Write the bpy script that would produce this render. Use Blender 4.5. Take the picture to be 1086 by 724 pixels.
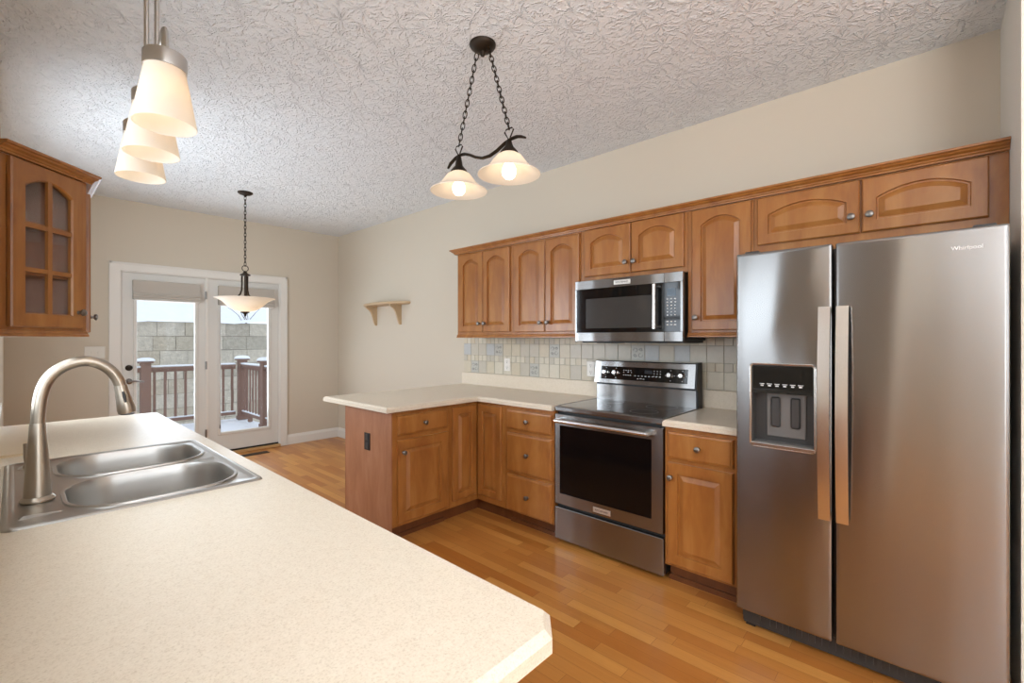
import bpy, bmesh, math, random
from mathutils import Vector, Matrix
random.seed(7)
for o in list(bpy.data.objects): bpy.data.objects.remove(o)
S = bpy.context.scene
COL = S.collection
PI = math.pi
R = math.radians

# ------------------------------------------------------------------ camera
cam = bpy.data.cameras.new('camera'); co = bpy.data.objects.new('camera', cam); COL.objects.link(co)
cam.sensor_width = 36; cam.lens = 484.66/1086*36; cam.shift_y = -2.5/1086; cam.clip_start = .02
co.location = (0, 0, 1.3597); co.rotation_euler = (R(90), 0, -.8289); S.camera = co

# ------------------------------------------------------------------ world, light, exposure
S.view_settings.view_transform = 'Standard'; S.view_settings.look = 'None'
S.view_settings.exposure = 0.25; S.view_settings.gamma = 1.0; S.view_settings.use_curve_mapping = False
wd = bpy.data.worlds.new('overcast_sky'); S.world = wd; wd.use_nodes = True
bg = wd.node_tree.nodes['Background']; bg.inputs[0].default_value = (.80, .89, 1, 1); bg.inputs[1].default_value = 1.15

def area(name, loc, rot, sx, sy, watts, colour):
    l = bpy.data.lights.new(name, 'AREA'); l.shape = 'RECTANGLE'; l.size = sx; l.size_y = sy; l.energy = watts; l.color = colour
    o = bpy.data.objects.new(name, l); COL.objects.link(o); o.location = loc; o.rotation_euler = rot; return o
area('sink_window_daylight', (-.16, 1.74, 1.62), (0, R(-88), 0), .95, 1.45, 17, (.80, .90, 1))
area('dining_fill', (-.16, 4.02, 1.55), (0, R(-98), 0), 1.2, .8, 44, (.78, .89, 1))  # added fill from the left at an assumed, unseen window
area('rear_fill', (.2, -3.9, 1.6), (R(125), 0, 0), 3.4, 1.7, 52, (.88, .94, 1))  # fill light added behind the camera; its window is assumed
area('ceiling_bounce_fill', (-.9, -1.5, 1.75), (R(180), 0, 0), 2.4, 1.4, 185, (.95, .97, 1))  # added unseen fill bounced off the ceiling, no lamp stands here
area('side_fill', (-3.9, -2.5, 1.5), (0, R(-130), 0), 1.7, 1.9, 70, (.88, .94, 1))  # extra fill added from the unseen side room, window assumed
area('patio_door_daylight', (1.51, 6.36, 1.2), (R(-100), 0, 0), 1.3, 1.5, 24, (.78, .89, 1))

# ------------------------------------------------------------------ materials
def lin(h):
    h = h.lstrip('#'); v = [int(h[i:i+2], 16)/255 for i in (0, 2, 4)]
    return tuple(c/12.92 if c <= .04045 else ((c+.055)/1.055)**2.4 for c in v) + (1,)
def mat(name, col, rough=.5, metal=0, spec=.5, **kw):
    m = bpy.data.materials.new(name); m.use_nodes = True; b = m.node_tree.nodes['Principled BSDF']
    b.inputs['Base Color'].default_value = lin(col) if isinstance(col, str) else tuple(col)+(1,)
    b.inputs['Roughness'].default_value = rough; b.inputs['Metallic'].default_value = metal
    b.inputs['Specular IOR Level'].default_value = spec
    for k, v in kw.items(): b.inputs[k.replace('_', ' ')].default_value = v
    return m
def N(m, t, **kw):
    n = m.node_tree.nodes.new(t)
    for k, v in kw.items(): setattr(n, k, v)
    return n
def L(m, a, b): m.node_tree.links.new(a, b)
def bsdf(m): return m.node_tree.nodes['Principled BSDF']
def coords(m, scale=(1, 1, 1), rot=(0, 0, 0), kind='Object'):
    tc = N(m, 'ShaderNodeTexCoord'); mp = N(m, 'ShaderNodeMapping')
    mp.inputs['Scale'].default_value = scale; mp.inputs['Rotation'].default_value = rot
    L(m, tc.outputs[kind], mp.inputs[0]); return mp.outputs[0]
def noise(m, vec, scale, detail=4, rough=.5, dist=0, typ=None):
    n = N(m, 'ShaderNodeTexNoise')
    if typ: n.noise_type = typ
    n.inputs['Scale'].default_value = scale; n.inputs['Detail'].default_value = detail
    n.inputs['Roughness'].default_value = rough; n.inputs['Distortion'].default_value = dist
    L(m, vec, n.inputs['Vector']); return n.outputs[0]
def ramp(m, fac, stops):
    r = N(m, 'ShaderNodeValToRGB'); e = r.color_ramp.elements
    while len(e) < len(stops): e.new(.5)
    for q, (p, c) in zip(e, stops): q.position = p; q.color = lin(c) if isinstance(c, str) else c
    L(m, fac, r.inputs[0]); return r.outputs[0]
def mixc(m, fac, a, b, mode='MIX'):
    n = N(m, 'ShaderNodeMix', data_type='RGBA', blend_type=mode)
    for s, v in ((0, fac), (6, a), (7, b)):
        if hasattr(v, 'is_linked'): L(m, v, n.inputs[s])
        else: n.inputs[s].default_value = v
    return n.outputs[2]
def bump(m, h, strength, dist):
    n = N(m, 'ShaderNodeBump'); n.inputs['Strength'].default_value = strength; n.inputs['Distance'].default_value = dist
    L(m, h, n.inputs['Height']); L(m, n.outputs[0], bsdf(m).inputs['Normal'])

def wood(name, c1, c2, c3, rough=.36):
    m = mat(name, c2, rough); v = coords(m, (9, 9, 2.2))
    a = noise(m, v, 1.3, 5, .6, .5); c = ramp(m, a, [(.25, c1), (.52, c2), (.80, c3)])
    g = noise(m, coords(m, (160, 160, 5)), 1, 3, .6); c = mixc(m, ramp(m, g, [(.35, '#000000'), (.7, '#1c1c1c')]), c, lin(c1))
    L(m, c, bsdf(m).inputs['Base Color']); bsdf(m).inputs['Coat Weight'].default_value = .25; bsdf(m).inputs['Coat Roughness'].default_value = .25
    return m
WOOD = wood('maple_stain', '#8a5121', '#a0662e', '#b17a3f')
WOODIN = wood('maple_stain_interior', '#82502a', '#96603a', '#a46e46', .5)
WOODEND = wood('maple_veneer', '#8f5a3c', '#a26d4d', '#ae7c5d', .42)
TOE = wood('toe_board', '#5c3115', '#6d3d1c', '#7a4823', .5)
def stainless(name, col, rough=.24, aniso=.85):
    m = mat(name, col, rough, 1); b = bsdf(m)
    b.inputs['Anisotropic'].default_value = aniso
    cx = N(m, 'ShaderNodeCombineXYZ'); cx.inputs[2].default_value = 1
    t = N(m, 'ShaderNodeVectorTransform', vector_type='VECTOR', convert_from='OBJECT', convert_to='WORLD'); L(m, cx.outputs[0], t.inputs[0]); L(m, t.outputs[0], b.inputs['Tangent'])
    w = noise(m, coords(m, (5, 5, .10)), 1, 1); bump(m, w, .30, .02)
    return m
STEEL = stainless('brushed_stainless', (.305, .298, .29))
STEELH = mat('bright_stainless', (.72, .70, .67), .24, 1)
SINKM = mat('sink_stainless', (.50, .48, .45), .31, 1)
NICKEL = mat('brushed_nickel', (.44, .38, .31), .30, 1)
NICKELP = mat('satin_nickel_fixture', (.58, .56, .53), .28, 1)
PEWTER = mat('pewter_knob', (.25, .23, .21), .36, 1)
BRONZE = mat('dark_bronze', '#33291f', .45, .7)
BLACKG = mat('black_glass', (.006, .006, .006), .06, 0, .5)
OVENG = mat('oven_glass', (.004, .003, .003), .12, 0, .3)
BLACK = mat('black_plastic', (.012, .011, .010), .45)
DKGREY = mat('dark_grey_plastic', (.045, .042, .04), .4)
MIDGREY = mat('grey_plastic', (.16, .15, .14), .4)
MARK = mat('pale_print', (.62, .62, .62), .5)
DISPLAY = mat('display_glass', (.10, .14, .18), .2)
WHITEP = mat('white_plastic', '#ece8e0', .35)
SWITCH = mat('ivory_plastic', '#ded8cc', .4)
TRIM = mat('white_trim_paint', '#e6e2da', .38)
DOORP = mat('door_paint', '#dcd9d2', .4)
WALL = mat('beige_wall_paint', '#d0c5b3', .85)
v = coords(WALL, kind='Object'); bump(WALL, noise(WALL, v, 140, 3), .05, .002)
CEIL = mat('textured_ceiling', '#ecf0f3', .9)
v = coords(CEIL, (6.2, 6.2, 6.2)); wob = N(CEIL, 'ShaderNodeTexNoise'); wob.inputs['Scale'].default_value = 1.3; wob.inputs['Detail'].default_value = 2; L(CEIL, v, wob.inputs['Vector'])
def M_(op, *a):
    n = N(CEIL, 'ShaderNodeMath', operation=op)
    for i, x in enumerate(a):
        if isinstance(x, (int, float)): n.inputs[i].default_value = x
        else: L(CEIL, x, n.inputs[i])
    return n.outputs[0]
def burst(shift, spokes):                               # stomp-brush crow's feet: spokes round scattered centres
    mp = N(CEIL, 'ShaderNodeMapping'); mp.inputs['Location'].default_value = (shift, shift*.7, 0); L(CEIL, v, mp.inputs[0])
    vo = N(CEIL, 'ShaderNodeTexVoronoi'); vo.voronoi_dimensions = '2D'; vo.inputs['Scale'].default_value = 1; L(CEIL, mp.outputs[0], vo.inputs['Vector'])
    df = N(CEIL, 'ShaderNodeVectorMath', operation='SUBTRACT'); L(CEIL, mp.outputs[0], df.inputs[0]); L(CEIL, vo.outputs['Position'], df.inputs[1])
    sx = N(CEIL, 'ShaderNodeSeparateXYZ'); L(CEIL, df.outputs[0], sx.inputs[0])
    ang = M_('ARCTAN2', sx.outputs[1], sx.outputs[0])
    n1 = noise(CEIL, mp.outputs[0], 3.5, 3, .6)
    si = M_('SINE', M_('ADD', M_('MULTIPLY', ang, spokes), M_('MULTIPLY', n1, 14.0)))
    si = M_('POWER', M_('MAXIMUM', si, 0.0), 1.6)
    brk = M_('MAXIMUM', M_('MULTIPLY', M_('SUBTRACT', noise(CEIL, mp.outputs[0], 5, 2, .5), .40), 5.0), 0.0)
    return M_('MULTIPLY', si, M_('MINIMUM', brk, 1.0))
hgt = M_('MAXIMUM', burst(0, 9.0), burst(3.37, 11.0))
hgt = M_('ADD', hgt, M_('MULTIPLY', noise(CEIL, v, 14, 3, .6), .5))
bump(CEIL, hgt, .95, .0065)

LAM = mat('cream_laminate', '#e2d5c0', .33)
v = coords(LAM)
sp = noise(LAM, v, 260, 3, .7); bl = noise(LAM, v, 45, 4, .6)
c = ramp(LAM, sp, [(.30, '#c9b89f'), (.45, '#dfd1bc'), (.62, '#e6d9c5')])
c = mixc(LAM, .15, c, ramp(LAM, bl, [(.35, '#d5c4ab'), (.65, '#eee2d0')]))
L(LAM, c, bsdf(LAM).inputs['Base Color'])
bsdf(LAM).inputs['Specular IOR Level'].default_value = .45

FLOOR = mat('oak_strip_laminate', '#b0702f', .30)
fv = coords(FLOOR, (1, 1, 1), (0, 0, R(90)))
def strip(off_seed, c1, c2):
    b = N(FLOOR, 'ShaderNodeTexBrick'); b.offset = .37; b.offset_frequency = 2; b.squash = 1.35; b.squash_frequency = 3
    L(FLOOR, fv, b.inputs['Vector']); b.inputs['Color1'].default_value = lin(c1); b.inputs['Color2'].default_value = lin(c2)
    b.inputs['Mortar'].default_value = lin('#8f5824'); b.inputs['Scale'].default_value = 1; b.inputs['Mortar Size'].default_value = .0011
    b.inputs['Mortar Smooth'].default_value = .6
    b.inputs['Brick Width'].default_value = .46; b.inputs['Row Height'].default_value = .066; b.inputs['Bias'].default_value = 0
    return b.outputs[0]
c = strip(0, '#ad682b', '#d0934c')
gm = coords(FLOOR, (60, 2.2, 1)); g = noise(FLOOR, gm, 1, 5, .62, .8)
c = mixc(FLOOR, ramp(FLOOR, g, [(.35, '#000000'), (.72, '#8a8a8a')]), c, lin('#9a5c28'))
L(FLOOR, c, bsdf(FLOOR).inputs['Base Color'])

def lampglass(name, em, col=(1, .86, .68)):
    m = bpy.data.materials.new(name); m.use_nodes = True; nt = m.node_tree; nt.nodes.clear()
    o = nt.nodes.new('ShaderNodeOutputMaterial'); p = nt.nodes.new('ShaderNodeBsdfPrincipled'); t = nt.nodes.new('ShaderNodeBsdfTranslucent'); x = nt.nodes.new('ShaderNodeMixShader')
    p.inputs['Base Color'].default_value = (.86, .82, .76, 1); p.inputs['Roughness'].default_value = .35
    p.inputs['Emission Color'].default_value = col+(1,); p.inputs['Emission Strength'].default_value = em
    t.inputs[0].default_value = (.9, .80, .66, 1); x.inputs[0].default_value = .5
    nt.links.new(p.outputs[0], x.inputs[1]); nt.links.new(t.outputs[0], x.inputs[2]); nt.links.new(x.outputs[0], o.inputs[0]); return m
FROST = lampglass('frosted_glass_lit', .02)
ALAB = lampglass('alabaster_glass_lit', .22, (1, .90, .76))
def emit(name, col, s):
    m = mat(name, col, .5); b = bsdf(m); b.inputs['Emission Color'].default_value = tuple(col)+(1,); b.inputs['Emission Strength'].default_value = s; return m
SOFTBULB = emit('soft_warm_bulb', (1, .82, .60), 3.4)
BOWLBULB = emit('bowl_bulb', (1, .86, .68), 11)
BULB = emit('warm_bulb', (1, .82, .60), 5)
def clear_glass(name, refl=.06, tint=(1, 1, 1)):
    m = bpy.data.materials.new(name); m.use_nodes = True; nt = m.node_tree; nt.nodes.clear()
    o = nt.nodes.new('ShaderNodeOutputMaterial'); t = nt.nodes.new('ShaderNodeBsdfTransparent'); g = nt.nodes.new('ShaderNodeBsdfGlossy'); x = nt.nodes.new('ShaderNodeMixShader')
    t.inputs[0].default_value = tint+(1,); g.inputs['Roughness'].default_value = .03; x.inputs[0].default_value = refl
    nt.links.new(t.outputs[0], x.inputs[1]); nt.links.new(g.outputs[0], x.inputs[2]); nt.links.new(x.outputs[0], o.inputs[0]); return m
GLASS = clear_glass('window_glass', .025); CABGLASS = clear_glass('cabinet_glass', .05)
SHADE = mat('greige_blind_fabric', '#bbb3a8', .9)
SHELF = mat('tan_painted_wood', '#c3a884', .5)
SNOW = mat('snow', '#eef2f8', .9); bump(SNOW, noise(SNOW, coords(SNOW), 6, 5), .5, .05)
DECK = mat('brown_composite', '#866a5e', .7)
TILES = [mat('tile_%s' % n, c, .35) for n, c in (('sand', '#d2c6ae'), ('stone', '#c9c0af'), ('daylit_grey', '#bfbfbc'), ('cream', '#d9d0bc'), ('relief', '#c1beb4'))]  # grey tile colour carries window daylight reflected in the tiles
for t in TILES:
    nn = noise(t, coords(t), 40, 4); c0 = tuple(bsdf(t).inputs[0].default_value)
    L(t, mixc(t, nn, c0, tuple(x*.86 for x in c0[:3])+(1,)), bsdf(t).inputs[0])
GROUT = mat('tile_grout', '#b3ab9a', .8)
MOTIF = mat('tile_motif', '#a09f98', .4)
BLOCK = [mat('block_%s' % n, c, .95) for n, c in (('warm', '#c8bda9'), ('pale', '#d3cab9'), ('grey', '#bcb4a4'))]
for t in BLOCK:
    nn = noise(t, coords(t), 9, 6, .65); bump(t, nn, .8, .06)
    c0 = tuple(bsdf(t).inputs[0].default_value); L(t, mixc(t, ramp(t, nn, [(.35, '#000000'), (.65, '#ffffff')]), tuple(x*.8 for x in c0[:3])+(1,), c0), bsdf(t).inputs[0])
JOINT = mat('block_joint', '#77716a', .95)

# ------------------------------------------------------------------ mesh tools
class MB:
    def __init__(s): s.bm = bmesh.new(); s.mi = 0; s.M = Matrix()
    def v(s, p): return s.bm.verts.new(s.M @ Vector(p))
    def f(s, vs):
        try: q = s.bm.faces.new(vs); q.material_index = s.mi; return q
        except ValueError: return None
    def loft(s, loops, cap0=True, cap1=True, closed=True):
        vl = [[s.v(p) for p in l] for l in loops]; n = len(vl[0])
        for a, b in zip(vl, vl[1:]):
            for i in range(n if closed else n-1): s.f([a[i], a[(i+1) % n], b[(i+1) % n], b[i]])
        if cap0: s.f(list(reversed(vl[0])))
        if cap1: s.f(vl[-1])
        s.last = vl; return s
    def box(s, x0, x1, y0, y1, z0, z1, bev=0, seg=1):
        x0, x1 = sorted((x0, x1)); y0, y1 = sorted((y0, y1)); z0, z1 = sorted((z0, z1))
        vl = s.loft([[(x0, y0, z0), (x1, y0, z0), (x1, y1, z0), (x0, y1, z0)], [(x0, y0, z1), (x1, y0, z1), (x1, y1, z1), (x0, y1, z1)]]).last
        if bev:
            es = {e for l in vl for q in l for e in q.link_edges}
            r = bmesh.ops.bevel(s.bm, geom=list(es), offset=bev, segments=seg, affect='EDGES', profile=.5)
            for fc in r['faces']: fc.material_index = s.mi
        return s
    def prism(s, pts, z0, z1, axis='z'):
        def P(p, t): return {'z': (p[0], p[1], t), 'y': (p[0], t, p[1]), 'x': (t, p[0], p[1])}[axis]
        s.loft([[P(p, z0) for p in pts], [P(p, z1) for p in pts]]); return s
    def tube(s, pts, r, n=10, cap=True, closed=False, flat=1.0, up=None):
        pts = [Vector(p) for p in pts]; rs = r if isinstance(r, (list, tuple)) else [r]*len(pts); loops = []
        m = len(pts); t0 = (pts[1]-pts[0]).normalized(); ref = Vector(up) if up else (Vector((0, 0, 1)) if abs(t0.z) < .9 else Vector((1, 0, 0)))
        a = (ref - t0*ref.dot(t0)).normalized()
        for i, p in enumerate(pts):
            if closed: t = (pts[(i+1) % m]-pts[i-1]).normalized()
            else: t = (pts[min(i+1, m-1)]-pts[max(i-1, 0)]).normalized()
            a = (a - t*a.dot(t)).normalized(); b = t.cross(a)
            loops.append([tuple(p + a*math.cos(2*PI*k/n)*rs[i]*flat + b*math.sin(2*PI*k/n)*rs[i]) for k in range(n)])
        if closed: loops.append(loops[0])
        s.loft(loops, cap and not closed, cap and not closed); return s
    def lathe(s, prof, c=(0, 0, 0), n=28, axis='z', cap0=True, cap1=True):
        loops = []
        for r, h in prof:
            l = []
            for k in range(n):
                a = 2*PI*k/n; x, y = r*math.cos(a), r*math.sin(a)
                p = {'z': (x, y, h), 'y': (x, h, y), 'x': (h, x, y)}[axis]; l.append((p[0]+c[0], p[1]+c[1], p[2]+c[2]))
            loops.append(l)
        s.loft(loops, cap0, cap1); return s
    def sphere(s, c, r, n=16): return s.lathe([(max(1e-4, r*math.sin(PI*i/n)), -r*math.cos(PI*i/n)) for i in range(n+1)], c, n*2)
    def plate(s, outer, holes, z, flip=False):          # planar face with holes at constant z; loops of 2D points
        lv = []; es = []
        for l in [outer]+holes:
            vs = [s.v((p[0], p[1], z)) for p in l]; lv.append(vs)
            for i in range(len(vs)): es.append(s.bm.edges.new((vs[i], vs[(i+1) % len(vs)])))
        r = bmesh.ops.triangle_fill(s.bm, use_beauty=True, use_dissolve=False, edges=es)
        for g in r['geom']:
            if isinstance(g, bmesh.types.BMFace): g.material_index = s.mi
        return lv
    def build(s, name, mats, parent=None, smooth=None):
        bmesh.ops.remove_doubles(s.bm, verts=s.bm.verts, dist=1e-5)
        bmesh.ops.recalc_face_normals(s.bm, faces=s.bm.faces)
        me = bpy.data.meshes.new(name); s.bm.to_mesh(me); s.bm.free()
        for m in (mats if isinstance(mats, list) else [mats]): me.materials.append(m)
        if smooth is not None:
            me.shade_smooth(); me.set_sharp_from_angle(angle=R(smooth))
        o = bpy.data.objects.new(name, me); COL.objects.link(o)
        if parent: o.parent = parent
        return o
def rrect(x0, x1, y0, y1, r, n=6):
    p = []
    for cx, cy, a in ((x1-r, y1-r, 0), (x0+r, y1-r, 90), (x0+r, y0+r, 180), (x1-r, y0+r, 270)):
        for k in range(n+1): t = R(a+90*k/n); p.append((cx+r*math.cos(t), cy+r*math.sin(t)))
    return p
def offset(poly, d):                                    # inward offset of a CCW polygon
    n = len(poly); out = []
    for i in range(n):
        p0, p1, p2 = Vector(poly[i-1]), Vector(poly[i]), Vector(poly[(i+1) % n])
        a, b = (p1-p0).normalized(), (p2-p1).normalized(); na, nb = Vector((-a.y, a.x)), Vector((-b.y, b.x))
        m = na+nb; m = m/m.dot(m)*2*1.0 if m.length > 1e-6 else na
        m = (na+nb).normalized(); k = d/max(.2, m.dot(na)); out.append(tuple(p1+m*k))
    return out
def thing(name, label, cat, loc=(0, 0, 0), rz=0, group=None):
    o = bpy.data.objects.new(name, None); COL.objects.link(o); o.location = loc; o.rotation_euler = (0, 0, rz); o.empty_display_size = .1
    return tag(o, label, cat, group)
def tag(o, label, cat, group=None):
    o['label'] = label; o['category'] = cat
    if group: o['group'] = group
    return o
def struct(name, mb, m, parent=None, smooth=None):
    o = mb.build(name, m, parent, smooth)
    if not parent: o['kind'] = 'structure'
    return o
def text(name, body, size, m, parent, loc, rot, depth=.0006, sx=1):
    cu = bpy.data.curves.new(name, 'FONT'); cu.body = body; cu.size = size; cu.extrude = depth; cu.align_x = 'CENTER'; cu.align_y = 'CENTER'
    t = bpy.data.objects.new(name+'_curve', cu); COL.objects.link(t)
    me = bpy.data.meshes.new_from_object(t.evaluated_get(bpy.context.evaluated_depsgraph_get())); bpy.data.objects.remove(t)
    me.name = name; me.materials.clear(); me.materials.append(m)
    o = bpy.data.objects.new(name, me); COL.objects.link(o); o.parent = parent; o.location = loc; o.rotation_euler = rot; o.scale = (sx, 1, 1); return o
def sweep(mb, path, prof, cap=True):                    # profile (out, z) along a 2D path; out = right-hand normal
    loops = []
    P = [Vector(p) for p in path]
    for i, p in enumerate(P):
        ns = []
        if i > 0: d = (P[i]-P[i-1]).normalized(); ns.append(Vector((d.y, -d.x)))
        if i < len(P)-1: d = (P[i+1]-P[i]).normalized(); ns.append(Vector((d.y, -d.x)))
        m = sum(ns, Vector((0, 0))).normalized(); k = 1/m.dot(ns[0])
        loops.append([(p.x+m.x*k*o, p.y+m.y*k*o, z) for o, z in prof])
    mb.loft(loops, cap, cap); return mb

W, D, H = 3.0763, 6.118, 2.791
XL = -.06
# ================================================================== SETTING
struct('floor', MB().box(-4, W+.15, -4, D+.15, -.12, 0), FLOOR)
struct('ceiling', MB().box(-4.15, W+.15, -4.15, D+.15, H, H+.12), CEIL)
struct('wall_right', MB().box(W, W+.15, -4, D+.15, 0, H), WALL)
mb = MB(); DX0, DX1, DZ = .735, 2.297, 2.067
mb.box(XL-.15, DX0, D, D+.15, 0, H).box(DX1, W, D, D+.15, 0, H).box(DX0, DX1, D, D+.15, DZ, H); struct('wall_back', mb, WALL)
WY0, WY1, WZ0, WZ1 = .98, 2.50, 1.12, 2.12
mb = MB(); mb.box(XL-.15, XL, .4, WY0, 0, H).box(XL-.15, XL, WY1, 3.62, 0, H).box(XL-.15, XL, 4.42, D, 0, H).box(XL-.15, XL, 3.62, 4.42, 0, .95).box(XL-.15, XL, 3.62, 4.42, 2.15, H).box(XL-.15, XL, WY0, WY1, 0, WZ0).box(XL-.15, XL, WY0, WY1, WZ1, H); struct('wall_left', mb, WALL)
struct('wall_near', MB().box(2.424, W, -.357, -.237, 0, H), mat('pale_wall', '#ded9cf', .8))  # lighter tone than the other walls
struct('wall_side', MB().box(-4, XL-.15, .4, .55, 0, H), WALL)
mb = MB(); mb.box(-4.15, -4, -4, -3.5, 0, H).box(-4.15, -4, -1.5, .55, 0, H).box(-4.15, -4, -3.5, -1.5, 0, .6).box(-4.15, -4, -3.5, -1.5, 2.4, H); struct('wall_west', mb, WALL)
mb = MB(); mb.box(-4.15, -1.6, -4.15, -4, 0, H).box(2.0, W+.15, -4.15, -4, 0, H).box(-1.6, 2, -4.15, -4, 0, .7).box(-1.6, 2, -4.15, -4, 2.5, H); struct('wall_rear', mb, WALL)
def window(name, mk, n, a, b, z0, z1):
    fr = MB()
    for q in [a, b-.05]+[a+(b-a)*i/n-.025 for i in range(1, n)]: fr.box(*mk(q, q+.05), z0, z1)
    fr.box(*mk(a, b), z0, z0+.05).box(*mk(a, b), z1-.05, z1).box(*mk(a, b), (z0+z1)/2-.02, (z0+z1)/2+.02)
    o = struct(name, fr, TRIM); return o
window('window_1', lambda a, b: (XL-.13, XL-.06, a, b), 2, WY0, WY1, WZ0, WZ1)
window('window_2', lambda a, b: (a, b, -4.12, -4.04), 3, -1.6, 2, .7, 2.5)  # assumed opening behind the camera, added for the rear fill
window('window_3', lambda a, b: (-4.12, -4.04, a, b), 2, -3.5, -1.5, .6, 2.4)  # assumed opening out of view, added for the side fill
window('window_4', lambda a, b: (XL-.13, XL-.06, a, b), 1, 3.62, 4.42, .95, 2.15)  # unseen opening added to bring more light to the dining end
# window stool and casing over the sink
mb = MB(); mb.box(XL, XL+.018, WY0-.07, WY0, WZ0, WZ1+.07).box(XL, XL+.018, WY1, WY1+.07, WZ0, WZ1+.07).box(XL, XL+.018, WY0, WY1, WZ1, WZ1+.07).box(XL-.06, XL+.03, WY0-.09, WY1+.09, WZ0-.025, WZ0); struct('trim_2', mb, TRIM)
# baseboards
bp = [(0, 0), (.016, 0), (.016, .095), (.010, .112), (.006, .128), (0, .128)]
def bboard(name, path): struct(name, sweep(MB(), path, bp), TRIM)
bboard('baseboard_back', [(2.382, D), (W, D)])
bboard('baseboard_right', [(W, D-.016), (W, 3.50)])
bboard('baseboard_left', [(XL, 3.5), (XL, D), (.649, D)])
# patio door casing
mb = MB(); y0 = D-.02
for a, b in ((.651, .738), (2.294, 2.379)):
    mb.box(a, b, y0, D, 0, 2.15).box(a+.004 if a < 1 else b-.02, a+.02 if a < 1 else b-.004, y0-.008, y0, 0, 2.146)
mb.box(.738, 2.294, y0, D, 2.064, 2.15).box(.651, 2.379, y0-.008, y0, 2.13, 2.146)
mb.box(.735, .75, D, D+.12, 0, 2.067).box(2.282, 2.297, D, D+.12, 0, 2.067).box(.75, 2.282, D, D+.12, 2.054, 2.067).box(1.488, 1.512, D+.0, D+.08, .03, 2.054)
struct('trim_1', mb, TRIM)
struct('trim_3', MB().box(.738, 2.294, D-.035, D+.15, 0, .032, .004), mat('oak_threshold', '#c49a66', .45))
def leaf(name, x0, x1, gx0, gx1):
    z0, z1 = .052, 2.052; y0, y1 = D+.012, D+.057; gz0, gz1 = .265, 1.95
    mb = MB(); mb.box(x0, gx0, y0, y1, z0, z1).box(gx1, x1, y0, y1, z0, z1).box(gx0, gx1, y0, y1, z0, gz0).box(gx0, gx1, y0, y1, gz1, z1)
    for a, b, c, d in ((gx0-.028, gx0+.004, gz0-.03, gz1+.03), (gx1-.004, gx1+.028, gz0-.03, gz1+.03)): mb.box(a, b, y0-.010, y0, c, d, .004)
    mb.box(gx0, gx1, y0-.010, y0, gz0-.03, gz0+.004, .004).box(gx0, gx1, y0-.010, y0, gz1-.004, gz1+.03, .004)
    o = struct(name, mb, DOORP)
    MB().box(gx0, gx1, y0+.02, y0+.026, gz0, gz1).build('glass_pane', GLASS, o)
    MB().box(x0, x1, y0-.004, y1, .034, .052).build('door_sweep', BLACK, o)
    return o
d1 = leaf('door_1', .752, 1.487, .870, 1.388); d2 = leaf('door_2', 1.513, 2.280, 1.636, 2.162)
for z in (1.86, 1.06, .28): MB().box(1.484, 1.500, D-.004, D+.012, z-.045, z+.045).tube([(1.492, D-.006, z-.045), (1.492, D-.006, z+.045)], .007, 8).build('hinge', PEWTER, d1, 40)
MB().lathe([(.030, 0), (.030, -.008), (.020, -.012), (.018, -.016)], (.808, D+.012, 1.062), 20, 'y').box(.802, .814, D-.026, D-.004, 1.045, 1.079, .003).build('deadbolt', BRONZE, d1, 40)
mb = MB(); mb.lathe([(.030, 0), (.030, -.008), (.018, -.014), (.012, -.05)], (.808, D+.012, .922), 20, 'y'); mb.tube([(.808, D-.038, .922), (.85, D-.045, .925), (.90, D-.045, .918), (.925, D-.042, .914)], [.011, .010, .008, .007], 10); mb.build('lever_handle', PEWTER, d1, 40)
# roman blinds
def blind(x0, x1, z0, z1, label):
    t = thing('roman_blind', label, 'blind', ((x0+x1)/2, D+.002, z1)); w = (x1-x0)/2; h = z1-z0
    prof = [(-.002, 0), (-.045, 0), (-.047, -h*.62), (-.056, -h*.66), (-.060, -h*.72), (-.055, -h*.76), (-.062, -h*.80), (-.064, -h*.86), (-.058, -h*.90), (-.064, -h*.94), (-.05, -h*.97), (-.002, -h*.97)]
    MB().loft([[(-w, y, z) for y, z in prof], [(w, y, z) for y, z in prof]]).build('folded_fabric', SHADE, t)
    MB().box(-w*.97, w*.97, -.05, -.01, -h-.006, -h*.968, .004).build('bottom_bar', TRIM, t)
    return t
blind(.836, 1.424, 1.77, 1.972, 'folded greige roman blind at top of the patio door leaf with the lever handle')
b2 = blind(1.607, 2.216, 1.752, 1.978, 'folded greige roman blind at top of the patio door leaf behind the bowl pendant')
mb = MB(); mb.tube([(-.02, -.03, -.2), (-.02, -.03, -1.62)], .0015, 6); mb.lathe([(.002, -1.66), (.006, -1.65), (.005, -1.62), (.002, -1.61)], (-.02, -.03, 0), 8)
o = mb.build('pull_cord', DKGREY, b2); o.location = (-.27, 0, 0)

# ================================================================== OUTSIDE
def setting(name, mb, m): return struct(name, mb, m)
setting('deck_floor', MB().box(-3, 2.80, D+.16, 9.0, -.16, -.06), DECK)
mb = MB(); nx, ny = 40, 20; g = [[None]*(ny+1) for _ in range(nx+1)]
for i in range(nx+1):
    for j in range(ny+1):
        g[i][j] = mb.v((-3+5.79*i/nx, D+.17+2.80*j/ny, -.045+random.random()*.008))
for i in range(nx):
    for j in range(ny): mb.f([g[i][j], g[i+1][j], g[i+1][j+1], g[i][j+1]])
o = mb.build('deck_snow', SNOW, None, 60); tag(o, 'thin layer of snow lying on the deck boards', 'snow'); o['kind'] = 'stuff'
o = setting('ground', MB().box(-12, 16, D+.2, 12.2, -1.4, -1.2), SNOW)
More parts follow.
